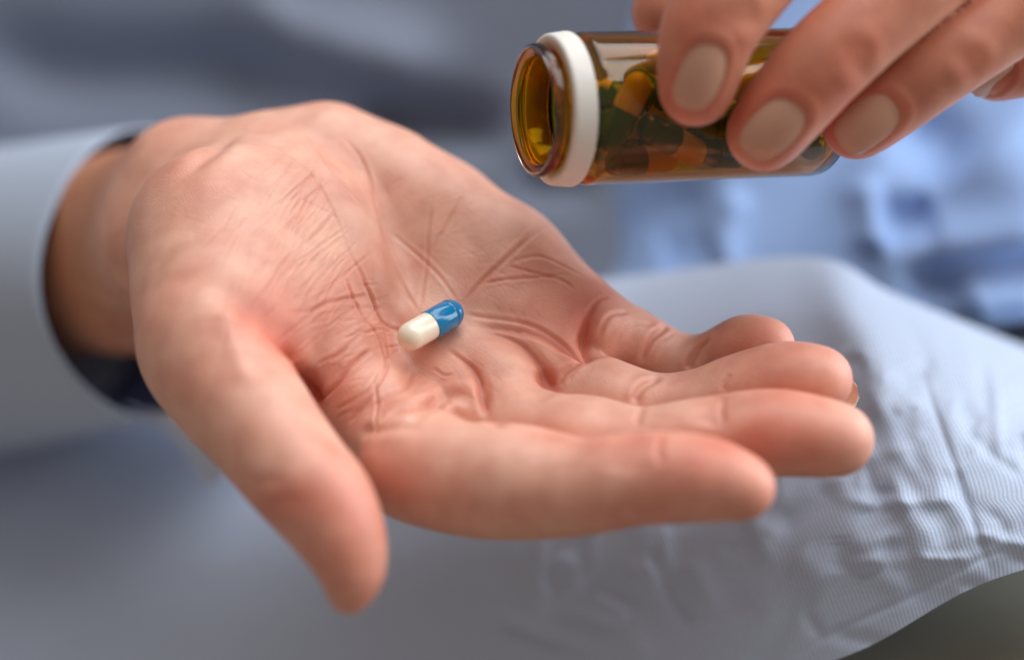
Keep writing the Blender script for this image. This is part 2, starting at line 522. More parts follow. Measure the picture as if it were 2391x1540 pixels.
thenar = pchain([(500, 555, -1, 17.8), (500, 690, 2, 16.3), (505, 810, 3, 15)])
thenar += pchain([(500, 555, -1, 17.5), (640, 500, -5, 16), (730, 560, -6, 15), (760, 680, -7, 13.5), (720, 740, -8, 13)])
thenar += pchain([(560, 560, 0, 17), (620, 700, -2, 15), (560, 780, 0, 15)])
thumb = chain([(495, 800, 14, 14.6), (530, 890, 21, 13.6), (600, 985, 29, 12.0), (690, 1102, 37, 10.9), (757, 1180, 42, 10.2), (808, 1275, 45, 8.1), (822, 1340, 46, 6.2), (815, 1385, 46, 4.2)])
web = pchain([(770, 745, -10, 11), (800, 815, -9, 9.5), (810, 850, -9, 8)])
index = chain([(960, 1090, 21, 11.5), (1080, 1118, 24, 11.6), (1190, 1126, 27, 11.8), (1350, 1138, 33, 9.8), (1440, 1124, 36, 9.4), (1540, 1114, 38, 9.2), (1650, 1119, 40, 8.5), (1735, 1138, 42, 6.6)])
middle = chain([(1130, 985, 4, 10.5), (1270, 1030, 12, 10.2), (1370, 1036, 15, 9.9), (1490, 1048, 18, 8.7), (1600, 1034, 20, 8.7), (1700, 1018, 21, 8.8), (1820, 1010, 23, 9.0), (1955, 1026, 25, 7.8)])
ring = chain([(1290, 905, -4, 9.3), (1400, 933, 0, 9.2), (1530, 956, 2, 7.8), (1640, 942, 4, 7.6), (1720, 912, 6, 7.7), (1830, 884, 9, 7.9), (1912, 886, 11, 7.4)])
pinky = chain([(1390, 775, -11, 8.2), (1455, 790, -14, 7.8), (1565, 848, -15, 7.3), (1640, 852, -14, 6.8), (1680, 835, -12, 6.5), (1740, 807, -7, 6.8), (1792, 806, -5, 6.2)])

HV = 0.7
V, F4 = grow([(8, 1, palm), (9, 4, thenar), (5, 3, web), (1, 7, thumb),
              (1, 2.6, [(1, 0.5, pinky), (1, 0.5, ring), (1, 0.5, middle), (1, 0.5, index)])],
             (-175, -75, -190), (100, 62, 62), HV)
S = Surf(V, F4)
# --- creases and pads would go here
CREASES = [
    # broad valleys and mounds of the palm
    ([(360, 655), (491, 662), (545, 695), (630, 752), (680, 800), (695, 850), (700, 885), (750, 940)], 4.0, 1.5, dict(lip=0.1, red=0.5, taper=(0.8, 0.0))),
    ([(600, 740), (685, 830), (695, 865), (705, 890), (755, 945)], 2.0, 2.6, dict(lip=0.1, red=0.8, taper=(0.6, 0.1))),
    ([(700, 380), (775, 484), (822, 590), (852, 645), (881, 713), (903, 768), (905, 850)], 4.5, 0.8, dict(lip=0.1, red=0.1, taper=(0.6, 0.3))),
    ([(839, 350), (865, 425), (894, 527), (924, 611), (958, 696), (985, 745)], 4.0, 0.7, dict(lip=0.1, red=0.1, taper=(0.6, 0.2))),
    ([(990, 800), (1040, 770), (1081, 732), (1164, 742), (1248, 764), (1314, 798), (1385, 845)], 3.6, 1.4, dict(lip=0.1, red=0.2, taper=(0.5, 0.1))),
    ([(1180, 752), (1248, 770), (1314, 804), (1385, 850)], 1.2, 1.0, dict(lip=0.15, red=0.3, taper=(0.7, 0.1))),
    ([(990, 800), (1057, 772), (1114, 768), (1164, 782), (1231, 814), (1270, 858), (1292, 904), (1315, 940)], 3.2, 1.4, dict(lip=0.1, red=0.25, taper=(0.5, 0.1))),
    ([(1180, 790), (1231, 816), (1270, 860), (1292, 906), (1315, 940)], 1.1, 1.1, dict(lip=0.2, red=0.4, taper=(0.7, 0.1))),
    ([(960, 812), (1010, 812), (1060, 825), (1104, 857), (1121, 887), (1128, 930), (1138, 1000)], 3.0, 1.2, dict(lip=0.1, red=0.3, taper=(0.5, 0.2))),
    ([(1070, 835), (1104, 860), (1121, 890), (1130, 935), (1138, 1000)], 1.0, 1.0, dict(lip=0.25, red=0.4, taper=(0.5, 0.2))),
    ([(1110, 860), (1180, 885), (1240, 915), (1290, 932)], 2.4, 0.6, dict(lip=0.2, red=0.1, taper=(0.7, 0.1))),
    ([(735, 945), (760, 925), (784, 904), (814, 862), (844, 832), (900, 790)], 2.0, 1.3, dict(lip=0.2, red=0.6, taper=(0.1, 0.7))),
    ([(975, 820), (961, 877), (947, 900), (907, 918), (850, 955), (780, 1005)], 2.6, 0.9, dict(lip=0.1, red=0.3, taper=(0.4, 0.4))),
    # finger roots
    ([(1150, 1000), (1181, 980), (1207, 954), (1247, 937), (1300, 927)], 1.5, 1.8, dict(lip=0.1, red=0.7, taper=(0.3, 0.1))),
    ([(1255, 850), (1275, 895), (1296, 922), (1315, 936)], 1.6, 1.5, dict(lip=0.1, red=0.6, taper=(0.5, 0))),
    ([(1390, 680), (1370, 740), (1363, 787), (1374, 815), (1388, 840)], 2.2, 1.5, dict(lip=0.1, red=0.6, taper=(0.5, 0.1))),
    ([(1380, 715), (1367, 750), (1363, 787), (1374, 818), (1388, 842)], 0.8, 0.8, dict(lip=0.2, red=0.6, taper=(0.5, 0.1))),
    ([(1290, 890), (1308, 869), (1341, 850), (1372, 844)], 0.9, 0.7, dict(lip=0.2, red=0.4, taper=(0.3, 0.3))),
    ([(1079, 750), (1179, 764), (1265, 788), (1322, 816), (1370, 840)], 0.8, 0.6, dict(lip=0.2, red=0.4, taper=(0.4, 0.2))),
    ([(880, 995), (950, 965), (1015, 935), (1036, 960), (1120, 985)], 1.0, 0.7, dict(lip=0.4, red=0.3, taper=(0.3, 0.3))),
    # finger joints
    ([(1560, 760), (1520, 795), (1495, 850), (1490, 870)], 0.8, 0.7, dict(red=0.4)), ([(1575, 775), (1535, 805), (1512, 850)], 0.5, 0.35, dict(red=0.3)),
    ([(1660, 785), (1630, 810), (1612, 845), (1608, 880)], 0.9, 1.2, dict(red=0.6, lip=0.2, taper=(0.2, 0.1))),
    ([(1545, 880), (1500, 905), (1478, 945)], 0.9, 0.9, dict(red=0.4)), ([(1360, 838), (1318, 875), (1308, 905)], 0.7, 0.5, dict(red=0.4)), ([(1380, 842), (1340, 870), (1325, 900)], 0.5, 0.25, dict(red=0.3)),
    ([(1510, 945), (1480, 975), (1460, 1010)], 2.6, 0.8, dict(red=0.15)), ([(1700, 920), (1665, 955), (1650, 1000)], 4, 0.5, dict(red=0.15)),
    ([(1350, 1020), (1325, 1065), (1315, 1110)], 3.4, 0.8, dict(red=0.15)), ([(1490, 1010), (1460, 1060), (1450, 1110)], 5, 0.3, dict(red=0.15)),
    # the lines
    ([(605, 327), (712, 391), (775, 484), (822, 590), (852, 645), (881, 713), (903, 768), (907, 850), (892, 885), (850, 915)], 0.45, 0.22, dict(red=0.4)),
    ([(800, 620), (824, 694), (857, 750), (881, 777), (897, 820), (901, 854), (881, 897), (830, 930)], 0.45, 0.4, dict(red=0.6)),
    ([(841, 634), (874, 700), (897, 747), (934, 774), (960, 800)], 0.45, 0.4, dict(red=0.4)),
    ([(780, 300), (810, 330), (839, 365), (865, 425), (894, 527), (924, 611), (958, 696), (990, 740)], 0.45, 0.45, dict(red=0.6, taper=(0.4, 0.2))),
    ([(700, 300), (760, 380), (800, 430), (860, 490)], 0.4, 0.3, dict(red=0.4)),
    ([(1070, 725), (1117, 667), (1160, 625), (1214, 574), (1260, 535), (1300, 520)], 0.5, 0.5, dict(red=0.5)),
    ([(981, 720), (987, 670), (997, 610), (1000, 540), (1010, 470)], 0.4, 0.35, dict(red=0.4)),
    ([(1075, 715), (1030, 650), (985, 605), (900, 530)], 0.4, 0.25, dict(red=0.3)),
    ([(1075, 727), (1164, 740), (1248, 760), (1314, 794), (1358, 827)], 0.45, 0.4, dict(red=0.5)),
    ([(1110, 765), (1164, 778), (1231, 812), (1264, 854), (1288, 900)], 0.45, 0.4, dict(red=0.5)),
    ([(1040, 812), (1104, 857), (1117, 887), (1117, 914), (1131, 960), (1134, 990)], 0.5, 0.5, dict(red=0.6)),
    ([(740, 938), (784, 904), (814, 862), (844, 832), (872, 814)], 0.5, 0.6, dict(red=0.8)),
    ([(730, 850), (770, 838), (800, 820), (850, 770)], 0.45, 0.3, dict(red=0.4)),
    ([(710, 760), (740, 720), (800, 700), (870, 690)], 0.5, 0.35, dict(red=0.3)),
    ([(876, 880), (878, 950), (876, 1030)], 0.4, 0.35, dict(red=0.2)),
    ([(808, 990), (850, 940), (880, 905)], 0.45, 0.4, dict(red=0.4)), ([(780, 960), (850, 915), (892, 860)], 0.4, 0.3, dict(red=0.3)),
    ([(964, 862), (961, 877), (947, 900), (907, 918), (850, 955)], 0.5, 0.4, dict(red=0.5)),
    ([(1010, 860), (1040, 880), (1064, 875)], 0.4, 0.3, dict(red=0.2)),
    ([(950, 985), (1010, 950), (1065, 922), (1110, 935)], 1.4, 0.8, dict(lip=0.5, red=0.2)),
    ([(880, 990), (950, 955), (1020, 935)], 1.2, 0.6, dict(lip=0.5, red=0.2)),
    ([(830, 1010), (900, 1000), (990, 990)], 1.4, 0.6, dict(lip=0.4, red=0.2)),
    ([(1117, 667), (1180, 655), (1250, 650), (1330, 640)], 0.4, 0.3, dict(red=0.4)),
    ([(1180, 620), (1250, 640), (1310, 655), (1345, 680)], 0.4, 0.3, dict(red=0.4)),
    ([(1190, 610), (1260, 600), (1330, 630), (1370, 650)], 0.4, 0.25, dict(red=0.4)),
    ([(1085, 440), (1070, 480), (1000, 600)], 0.5, 0.25, dict(red=0.3)),
    ([(1370, 740), (1395, 700), (1425, 695)], 0.6, 0.5, dict(red=0.4)),
    ([(1395, 790), (1420, 740), (1470, 730)], 0.5, 0.4, dict(red=0.3)),
    ([(1430, 800), (1470, 760), (1530, 760)], 0.45, 0.25, dict(red=0.3)),
    # wrist folds and thumb knuckle
    ([(400, 450), (440, 400), (500, 350), (560, 310)], 2.4, 1.2, dict(red=0.0, taper=(0.3, 0.5))),
    ([(590, 1130), (640, 1120), (690, 1150)], 1.4, 0.3, dict(red=0.2, lip=0.1, taper=(0.1, 0.7))), ([(625, 1180), (670, 1165), (720, 1190)], 1.4, 0.25, dict(red=0.2, lip=0.1, taper=(0.1, 0.7))),
    ([(520, 700), (545, 800), (580, 900)], 2.2, -0.5, dict(lip=0, red=-0.2)),
]
_r = random.Random(11)
def hatch(p, q, ang, n, length, spread, w, d, red):
    """short skin folds at about one angle, scattered along the line p-q"""
    out = []
    for i in range(n):
        t = (i + _r.random()) / n
        u = p[0] + (q[0] - p[0]) * t + _r.gauss(0, spread); v = p[1] + (q[1] - p[1]) * t + _r.gauss(0, spread)
        a = ang + _r.gauss(0, 0.16); l = length * _r.uniform(0.5, 1.3) / 2; bend = _r.gauss(0, 0.12) * l
        c, s_ = math.cos(a), -math.sin(a)
        out.append(([(u - l * c, v - l * s_), (u - bend * s_, v + bend * c), (u + l * c, v + l * s_)], w * 0.85 * _r.uniform(0.8, 1.3), d * 0.6 * _r.uniform(0.4, 1.2), dict(red=red * 0.6, lip=0.25, taper=(0.5, 0.5))))
    return out
CREASES += hatch((680, 420), (760, 720), 0.86, 66, 190, 30, 0.36, 0.34, 0.42)      # ball of the thumb
CREASES += hatch((600, 400), (740, 600), -0.5, 20, 130, 40, 0.33, 0.12, 0.15)
CREASES += hatch((560, 500), (660, 720), 0.95, 40, 170, 45, 0.34, 0.24, 0.3)
CREASES += hatch((500, 480), (640, 600), -0.35, 14, 150, 50, 0.34, 0.10, 0.1)
CREASES += hatch((720, 480), (800, 620), 0.8, 26, 110, 18, 0.32, 0.34, 0.4)
CREASES += hatch((840, 640), (890, 800), 0.2, 26, 70, 20, 0.34, 0.20, 0.2)
CREASES += hatch((820, 760), (850, 960), 0.5, 26, 110, 30, 0.36, 0.25, 0.3)
CREASES += hatch((900, 830), (1080, 960), 0.6, 26, 110, 30, 0.36, 0.16, 0.2)
CREASES += hatch((980, 480), (1300, 640), 0.3, 30, 130, 60, 0.36, 0.12, 0.2)
CREASES += hatch((1000, 560), (1300, 700), -0.6, 24, 120, 50, 0.36, 0.12, 0.2)
CREASES += hatch((1120, 720), (1330, 830), -0.9, 22, 60, 24, 0.33, 0.14, 0.15)
CREASES += hatch((760, 380), (900, 480), -1.0, 16, 120, 40, 0.36, 0.12, 0.2)
CREASES += hatch((1400, 760), (1560, 820), 0.9, 12, 60, 24, 0.33, 0.10, 0.15)
CREASES += hatch((1340, 880), (1500, 910), 0.9, 12, 60, 20, 0.33, 0.12, 0.12)
CREASES += hatch((700, 700), (880, 760), 0.35, 24, 90, 30, 0.34, 0.26, 0.25)
CREASES += hatch((1000, 880), (1280, 900), -0.7, 24, 80, 30, 0.34, 0.16, 0.2)
CREASES += [([(1400, 1015), (1392, 1050), (1398, 1090)], 0.9, 0.35, dict(red=0.25, lip=0.1)), ([(1370, 1020), (1358, 1060), (1366, 1110)], 0.9, 0.3, dict(red=0.25, lip=0.1)), ([(1545, 1010), (1538, 1050), (1548, 1090)], 0.8, 0.3, dict(red=0.25, lip=0.1)),
            ([(1500, 950), (1490, 980), (1492, 1010)], 0.8, 0.35, dict(red=0.25, lip=0.1)), ([(1690, 925), (1684, 955), (1690, 990)], 0.8, 0.3, dict(red=0.25, lip=0.1)), ([(1706, 870), (1690, 895), (1690, 915)], 0.7, 0.3, dict(red=0.25, lip=0.1))]
CREASES += hatch((520, 640), (600, 860), 1.35, 14, 150, 40, 0.5, 0.15, 0.15)
for q in ((1190, 800, 7, 0.9, 0), (1205, 880, 5.5, 0.8, 0), (1035, 885, 7.5, 0.9, 0.05), (1255, 785, 4.5, 0.5, 0), (765, 835, 7, 1.1, 0.15), (1430, 890, 7.5, 0.8, 0),
          (1300, 985, 8.5, 0.9, 0), (1230, 690, 11, 0.7, 0), (1470, 770, 7, 0.5, 0), (1120, 1040, 10, 0.6, 0), (1130, 925, 4.0, 0.3, 0)): S.swell(*q)
for c in CREASES: S.press(*c[:3], **(c[3] if len(c) > 3 else {}))
V = S.V + S.n * S.d[:, None]

def tones(V, n, red, tips, palmar, tan_at=None, tan_c=(200, 138, 104)):
    """skin pigment: paler palm, flushed tips and folds, tanner back of the hand"""
    base = np.array(srgb(225, 171, 149)); blush = np.array(srgb(205, 108, 84)); tan = np.array(srgb(*tan_c))
    r = np.random.default_rng(3)
    m = np.zeros(len(V))
    for k in range(24):
        d = r.normal(size=3); d /= np.linalg.norm(d); m += np.sin(V @ d * r.uniform(0.15, 0.55) + r.uniform(0, 6.3))
    m = 0.5 + m / 14
    back = smooth01(0.35 - (n @ palmar) * 0.9)
    if tan_at is not None: back = np.maximum(back, tan_at)
    f = np.zeros(len(V))
    for c, rad in tips: f = np.maximum(f, np.exp(-((V - c) ** 2).sum(1) / rad ** 2))
    rr = np.clip(np.minimum(red, 0.9) * 0.55 + 0.55 * f + 0.42 * (m - 0.40), 0, 1)[:, None]
    c = base * (1 - back[:, None]) + tan * back[:, None]
    return c * (1 - rr) + blush * rr

person = empty('person', (-30, 0, -240), 'person in light blue striped shirt tipping capsules from an amber bottle into one palm', 'person')
tips = [(P(1650, 1110, 44), 17), (P(1860, 1010, 26), 16), (P(1850, 885, 14), 15), (P(1760, 800, 4), 12), (P(800, 1240, 50), 22), (P(640, 830, 20), 14), (P(760, 800, 2), 14), (P(1350, 700, 0), 16)]
wrist = smooth01((-(V[:, 2]) - 28) / 34)
col = tones(V, S.n, S.red, tips, PN, wrist)
hand = mesh_obj('hand', V, F4, M_SKIN, person, colors=col)
hand['label'] = 'open hand held palm up with a capsule on it'
for tipc, prev, r, ln, wd, off in ((P(1735, 1138, 42), P(1650, 1119, 40), 6.6, 12, 9.5, -0.2), (P(1955, 1026, 25), P(1820, 1010, 23), 7.8, 12.5, 10, -0.1), (P(1912, 886, 11), P(1830, 884, 9), 7.4, 12.5, 9.4, 0.28), (P(1792, 806, -5), P(1740, 807, -7), 6.2, 11, 7.8, 0.55)):
    a_ = tipc - prev; a_ /= np.linalg.norm(a_); n_ = -PN + a_ * (PN @ a_) ; n_ /= np.linalg.norm(n_)
    nail(hand, tipc + a_ * (r * off) + n_ * (r * 0.93), a_, n_, ln, wd, 6.5, 26, M_NAIL)

# ------------------------------------------------------------------ the hand with the bottle
hi_ = chain([(1625, 208, 24, 8.0), (1640, 130, 26, 9.2), (1665, 50, 27, 10.2), (1750, -60, 25, 10.3), (1880, -200, 18, 10.6), (2250, -420, -10, 11)])
hm_ = chain([(1785, 312, 19, 8.2), (1850, 230, 22, 9.0), (1930, 140, 24, 9.5), (2050, 30, 23, 9.6), (2200, -100, 18, 10.4), (2500, -320, -5, 12)])
hr_ = chain([(2000, 291, 10, 7.7), (2090, 225, 12, 8.3), (2190, 150, 14, 8.7), (2320, 60, 13, 9), (2480, -50, 10, 9.7), (2700, -230, -5, 11)])
hp_ = chain([(2325, 172, -13, 6.4), (2450, 130, -12, 7), (2650, 0, -10, 7.7), (2850, -140, -8, 10)])
ht_ = chain([(1562, 30, -27, 8.8), (1650, -40, -29, 10), (1800, -150, -32, 10.5), (2050, -320, -36, 12.5), (2450, -480, -40, 17)])
hb_ = []
for a in ((2250, -420, -10, 11), (2500, -320, -5, 12), (2700, -230, -5, 11), (2850, -140, -8, 10)):
    hb_ += chain([a, (3000, -700, -40, 15)])
hb_ += chain([(3000, -700, -40, 20), (3200, -1000, -60, 22)])
V2, F2 = grow([(8, 1, hb_), (1, 6, ht_), (1, 5, [(1, 0.6, hp_), (1, 0.6, hr_), (1, 0.6, hm_), (1, 0.6, hi_)])],
              (20, 30, -100), (260, 240, 50), 0.9)
S2 = Surf(V2, F2)
NAILS = [seat_nail(S2, *q) for q in ((1637, 183, -0.32, 0.95, 16.5, 10.2), (1806, 306, -0.68, 0.73, 16.5, 11.2), (2030, 292, -0.80, 0.60, 16.0, 10.5), (2318, 188, -0.72, 0.69, 11.5, 8.2))]
for line, w, d in (([(1670, 70), (1725, 42), (1790, 62)], 1.9, 0.28), ([(1700, 20), (1740, 10), (1780, 24)], 1.4, 0.14),
                   ([(1930, 95), (1985, 122), (2030, 195)], 2.0, 0.30), ([(1985, 85), (2020, 112), (2040, 155)], 1.5, 0.15),
                   ([(2205, 110), (2258, 140), (2285, 195)], 1.9, 0.28), ([(2258, 95), (2288, 125), (2305, 160)], 1.4, 0.14)):
    S2.press(line, w, d, lip=0.8, red=0.15, taper=(0.5, 0.5))
V2 = S2.V + S2.n * S2.d[:, None]
tips2 = [(P(1625, 200, 32), 12), (P(1790, 300, 27), 12), (P(2000, 290, 18), 12), (P(2330, 170, -8), 10)]
col2 = tones(V2, S2.n, S2.red, tips2, -np.array([0, 0.4, 0.9]), None, (190, 121, 94))
hand2 = mesh_obj('hand', V2, F2, M_SKIN, person, colors=col2)
for (p_, a_, n_), ln, wd in zip(NAILS, (16.5, 16.5, 16.0, 11.5), (10.2, 11.2, 10.5, 8.2)):
    nail(hand2, p_ + n_ * 0.15, a_, n_, ln, wd, 7.2, 24, M_NAIL)
hand2['label'] = 'hand with beige nails gripping the bottle from above'

# ------------------------------------------------------------------ bottle
def lathe(profile, c, axis, seg=96, closed=True):
    axis = np.asarray(axis, float) / np.linalg.norm(axis)
    e1 = np.cross(axis, [0, 1, 0.2]); e1 /= np.linalg.norm(e1); e2 = np.cross(axis, e1)
    pr = np.asarray(profile, float); m = len(pr)
    th = np.arange(seg) * 2 * math.pi / seg
    ringv = np.cos(th)[:, None] * e1 + np.sin(th)[:, None] * e2
    V = np.concatenate([np.asarray(c) + axis * x + ringv * max(r, 1e-4) for x, r in pr])
    faces = []
    for i in range(m if closed else m - 1):
        j = (i + 1) % m
        for k in range(seg):
            k2 = (k + 1) % seg
            faces.append((i * seg + k, i * seg + k2, j * seg + k2, j * seg + k))
    return V, np.array(faces)

def rounded(profile_pts, n=5):
    """[(x, r, fillet)] -> denser rounded profile"""
    out = []
    p = [np.array(q[:2], float) for q in profile_pts]
    for i, q in enumerate(profile_pts):
        f = q[2] if len(q) > 2 else 0
        if f <= 0 or i in (0, len(p) - 1): out.append(p[i]); continue
        a = p[i] + (p[i - 1] - p[i]) / np.linalg.norm(p[i - 1] - p[i]) * f
        b = p[i] + (p[i + 1] - p[i]) / np.linalg.norm(p[i + 1] - p[i]) * f
        for t in np.linspace(0, 1, n):
            out.append((1 - t) ** 2 * a + 2 * t * (1 - t) * p[i] + t * t * b)
    return np.array(out)

MOUTH = P(1243, 258, 12)
BAX = P(1930, 237, -13) - MOUTH; BLEN = 72.0; BAX /= np.linalg.norm(BAX)
bottle = empty('amber_bottle', MOUTH, 'amber glass bottle with white collar ring tilted open above the palm', 'bottle')
outer = rounded([(0.6, 12.6), (0, 13.6, 0.4), (0, 14.6, 0.8), (2.4, 14.7, 0.8), (2.9, 13.2, 0.4), (8.6, 13.4, 0.6), (10.6, 16.9, 1.4), (BLEN, 17.0, 5.0), (BLEN, 0)], 6)
inner = rounded([(BLEN - 2.2, 0), (BLEN - 2.2, 15.3, 4.0), (11.6, 15.3, 1.6), (9.2, 11.9, 1.0), (0.8, 11.9, 0.4), (0.6, 12.6)], 6)[:-1]
bv, bf = lathe(np.concatenate([outer, inner]), MOUTH, BAX, 128)
mesh_obj('glass', bv, bf, M_GLASS, bottle)
col_p = rounded([(3.7, 13.7), (3.7, 16.6, 0.8), (8.7, 17.2, 0.8), (8.9, 13.7), (3.7, 13.7)], 5)[:-1]
rv, rf = lathe(col_p, MOUTH, BAX, 128)
mesh_obj('collar_ring', rv, rf, M_WHITE, bottle)

# ------------------------------------------------------------------ capsules
def capsule_profiles(r=3.35, l=18.6):
    h = l / 2
    th = np.linspace(0, math.pi / 2, 10)
    body = [(-h + r * 0.96 - r * 0.96 * math.cos(t), r * 0.955 * math.sin(t)) for t in th] + [(-0.3, r * 0.955), (1.0, r * 0.955), (1.0, 0)]
    cap = [(-0.5, r * 0.95), (-0.5, r * 0.985), (-0.35, r)] + [(h - r - 0.9, r), (h - r - 0.6, r * 0.972), (h - r - 0.35, r * 0.965), (h - r - 0.1, r * 0.985), (h - r + 0.1, r * 0.99)] \
        + [(h - r + r * math.sin(t), r * 0.99 * math.cos(t)) for t in th]
    return body, cap

def make_capsule(c, axis, label, group=None):
    e = empty('capsule', c, label, 'capsule', group)
    body, cap = capsule_profiles()
    v, f = lathe(body, c, axis, 40, False); mesh_obj('body_half', v, f, M_CREAM, e)
    v, f = lathe(cap, c, axis, 40, False); mesh_obj('cap_half', v, f, M_BLUE, e)
    return e

ax_pill = np.array([0.675, 0.406, -0.616])
skin_bvh = BVHTree.FromPolygons(V.tolist(), F4.tolist())
best = None
for z in np.arange(25, -25, -0.25):
    c = P(1006, 758, z)
    m = min(skin_bvh.find_nearest(Vector(c + ax_pill * t))[3] for t in (-5.8, -3, 0, 3, 5.8))
    if m < 3.35: break
    best = c
pill = make_capsule(best, ax_pill, 'blue and cream capsule lying alone in the open palm', None)

rng = np.random.default_rng(5)
GR = -np.array([0, math.cos(PITCH), math.sin(PITCH)])
e1 = np.cross(BAX, GR); e1 /= np.linalg.norm(e1); e2 = np.cross(e1, BAX); e2 *= np.sign(e2 @ GR)
placed, chosen = [], []
def seg_pts(c, a): return c[None] + a[None] * np.linspace(-5.9, 5.9, 9)[:, None]
NP = 60000
x_ = rng.uniform(17, BLEN - 6, NP); r_ = 11.8 * np.sqrt(rng.random(NP)); ph_ = rng.uniform(0, 2 * math.pi, NP)
cs = MOUTH + x_[:, None] * BAX + (r_ * np.cos(ph_))[:, None] * e1 + (r_ * np.sin(ph_))[:, None] * e2
as_ = rng.normal(size=(NP, 1)) * BAX + rng.normal(size=(NP, 1)) * 0.65 * e1 + rng.normal(size=(NP, 1)) * 0.45 * e2
as_ /= np.linalg.norm(as_, axis=1, keepdims=True)
segs = cs[:, None] + as_[:, None] * np.linspace(-5.9, 5.9, 9)[None, :, None]
rel = segs - MOUTH; xs = rel @ BAX
rad = np.linalg.norm(rel - xs[..., None] * BAX, axis=2)
hgt = (cs - MOUTH) @ e2
ok = (rad.max(1) < 15.25 - 3.4) & (xs.min(1) > 14) & (xs.max(1) < BLEN - 2.3 - 3.45) & (hgt > -7.0 - 3 * rng.random(NP))
cs, as_, segs, hgt = cs[ok], as_[ok], segs[ok], hgt[ok]
while len(cs) and len(chosen) < 30:
    i = hgt.argmax()
    chosen.append((cs[i], as_[i])); placed.append(segs[i])
    d = np.linalg.norm(segs[:, :, None] - segs[i][None, None], axis=3).min((1, 2))
    k_ = d > 6.72
    cs, as_, segs, hgt = cs[k_], as_[k_], segs[k_], hgt[k_]

ORD = 'nearest second third fourth fifth sixth seventh eighth ninth tenth eleventh twelfth thirteenth fourteenth fifteenth sixteenth seventeenth eighteenth nineteenth twentieth twenty-first twenty-second twenty-third twenty-fourth twenty-fifth twenty-sixth twenty-seventh twenty-eighth twenty-ninth thirtieth'.split()
chosen.sort(key=lambda q: (q[0] - MOUTH) @ BAX)
for i, (c_, a_) in enumerate(chosen):
    side = 'blue' if a_ @ BAX < 0 else 'cream'
    make_capsule(c_, a_, 'capsule in the bottle, %s from the white collar, %s end towards the mouth' % (ORD[i], side), 'capsules inside the amber bottle')

# ------------------------------------------------------------------ cloth
def cr_weights(n, m):
    t = np.linspace(0, n - 1, m); i = np.clip(t.astype(int), 0, n - 2); f = t - i
    Wt = np.zeros((m, n))
    ws = [-0.5 * f + f ** 2 - 0.5 * f ** 3, 1 - 2.5 * f ** 2 + 1.5 * f ** 3, 0.5 * f + 2 * f ** 2 - 1.5 * f ** 3, -0.5 * f ** 2 + 0.5 * f ** 3]
    for d, w in zip((-1, 0, 1, 2), ws):
        np.add.at(Wt, (np.arange(m), np.clip(i + d, 0, n - 1)), w)
    return Wt

def sheet(name, grid, nu, nv, mat, parent, folds=(), shear=0.0, noise=0.0, seed=1, thick=0.0008):
    """grid[row][col] = (u, v, z): a draped cloth through those points"""
    g = np.array(grid, float)
    A, B = cr_weights(g.shape[0], nv), cr_weights(g.shape[1], nu)
    q = np.einsum('ai,ijc,bj->abc', A, g, B)
    u, v, z = q[..., 0], q[..., 1], q[..., 2].copy()
    for line, w, h in folds:
        s = spline(line, max(3, w * 0.3)); lo, hi = s.min(0) - 3 * w, s.max(0) + 3 * w
        near = np.nonzero((u > lo[0]) & (u < hi[0]) & (v > lo[1]) & (v < hi[1]))
        if not len(near[0]): continue
        d2 = (u[near][:, None] - s[:, 0]) ** 2 + (v[near][:, None] - s[:, 1]) ** 2
        k_ = d2.argmin(1); tg = np.gradient(s, axis=0)
        fr = ((u[near] - s[k_, 0]) * tg[k_, 0] + (v[near] - s[k_, 1]) * tg[k_, 1]) / (tg[k_] ** 2).sum(1)
        t = (k_ + np.clip(fr, -0.6, 0.6)) / (len(s) - 1)
        soft = smooth01(np.minimum(t, 1 - t) * 3.3 + 0.12)
        z[near] += h * np.exp(-d2.min(1) / w ** 2) * soft
    r = np.random.default_rng(seed)
    for k in range(28 if noise else 0):
        a = r.uniform(0, 2 * math.pi); f = r.uniform(0.004, 0.03); 
        z += noise * 0.02 / f * 0.12 * np.sin((u * math.cos(a) + v * math.sin(a)) * f + r.uniform(0, 6.3)) * r.normal()
    pos = P(u, v, z)
    V = pos.reshape(-1, 3)
    ii = np.arange(nu * nv).reshape(nv, nu)
    F4 = np.stack([ii[:-1, :-1], ii[1:, :-1], ii[1:, 1:], ii[:-1, 1:]], -1).reshape(-1, 4)
    arc = np.linalg.norm(np.diff(pos, axis=1), axis=2)
    arc = np.concatenate([np.zeros((nv, 1)), np.cumsum(arc, 1)], 1)
    mid = nu // 2
    wx = 0.25 * (arc - arc[:, mid:mid + 1]) + 0.75 * (u - u[:, mid:mid + 1]) / SC + (u[:, mid:mid + 1] + shear * v) / SC
    weft = np.stack([wx, v / SC, 0 * u], -1).reshape(-1, 3)
    o = mesh_obj(name, V, F4, mat, parent, attrs={'weft': weft})
    if thick:
        md = o.modifiers.new('thickness', 'SOLIDIFY'); md.thickness = thick; md.offset = -1
    return o

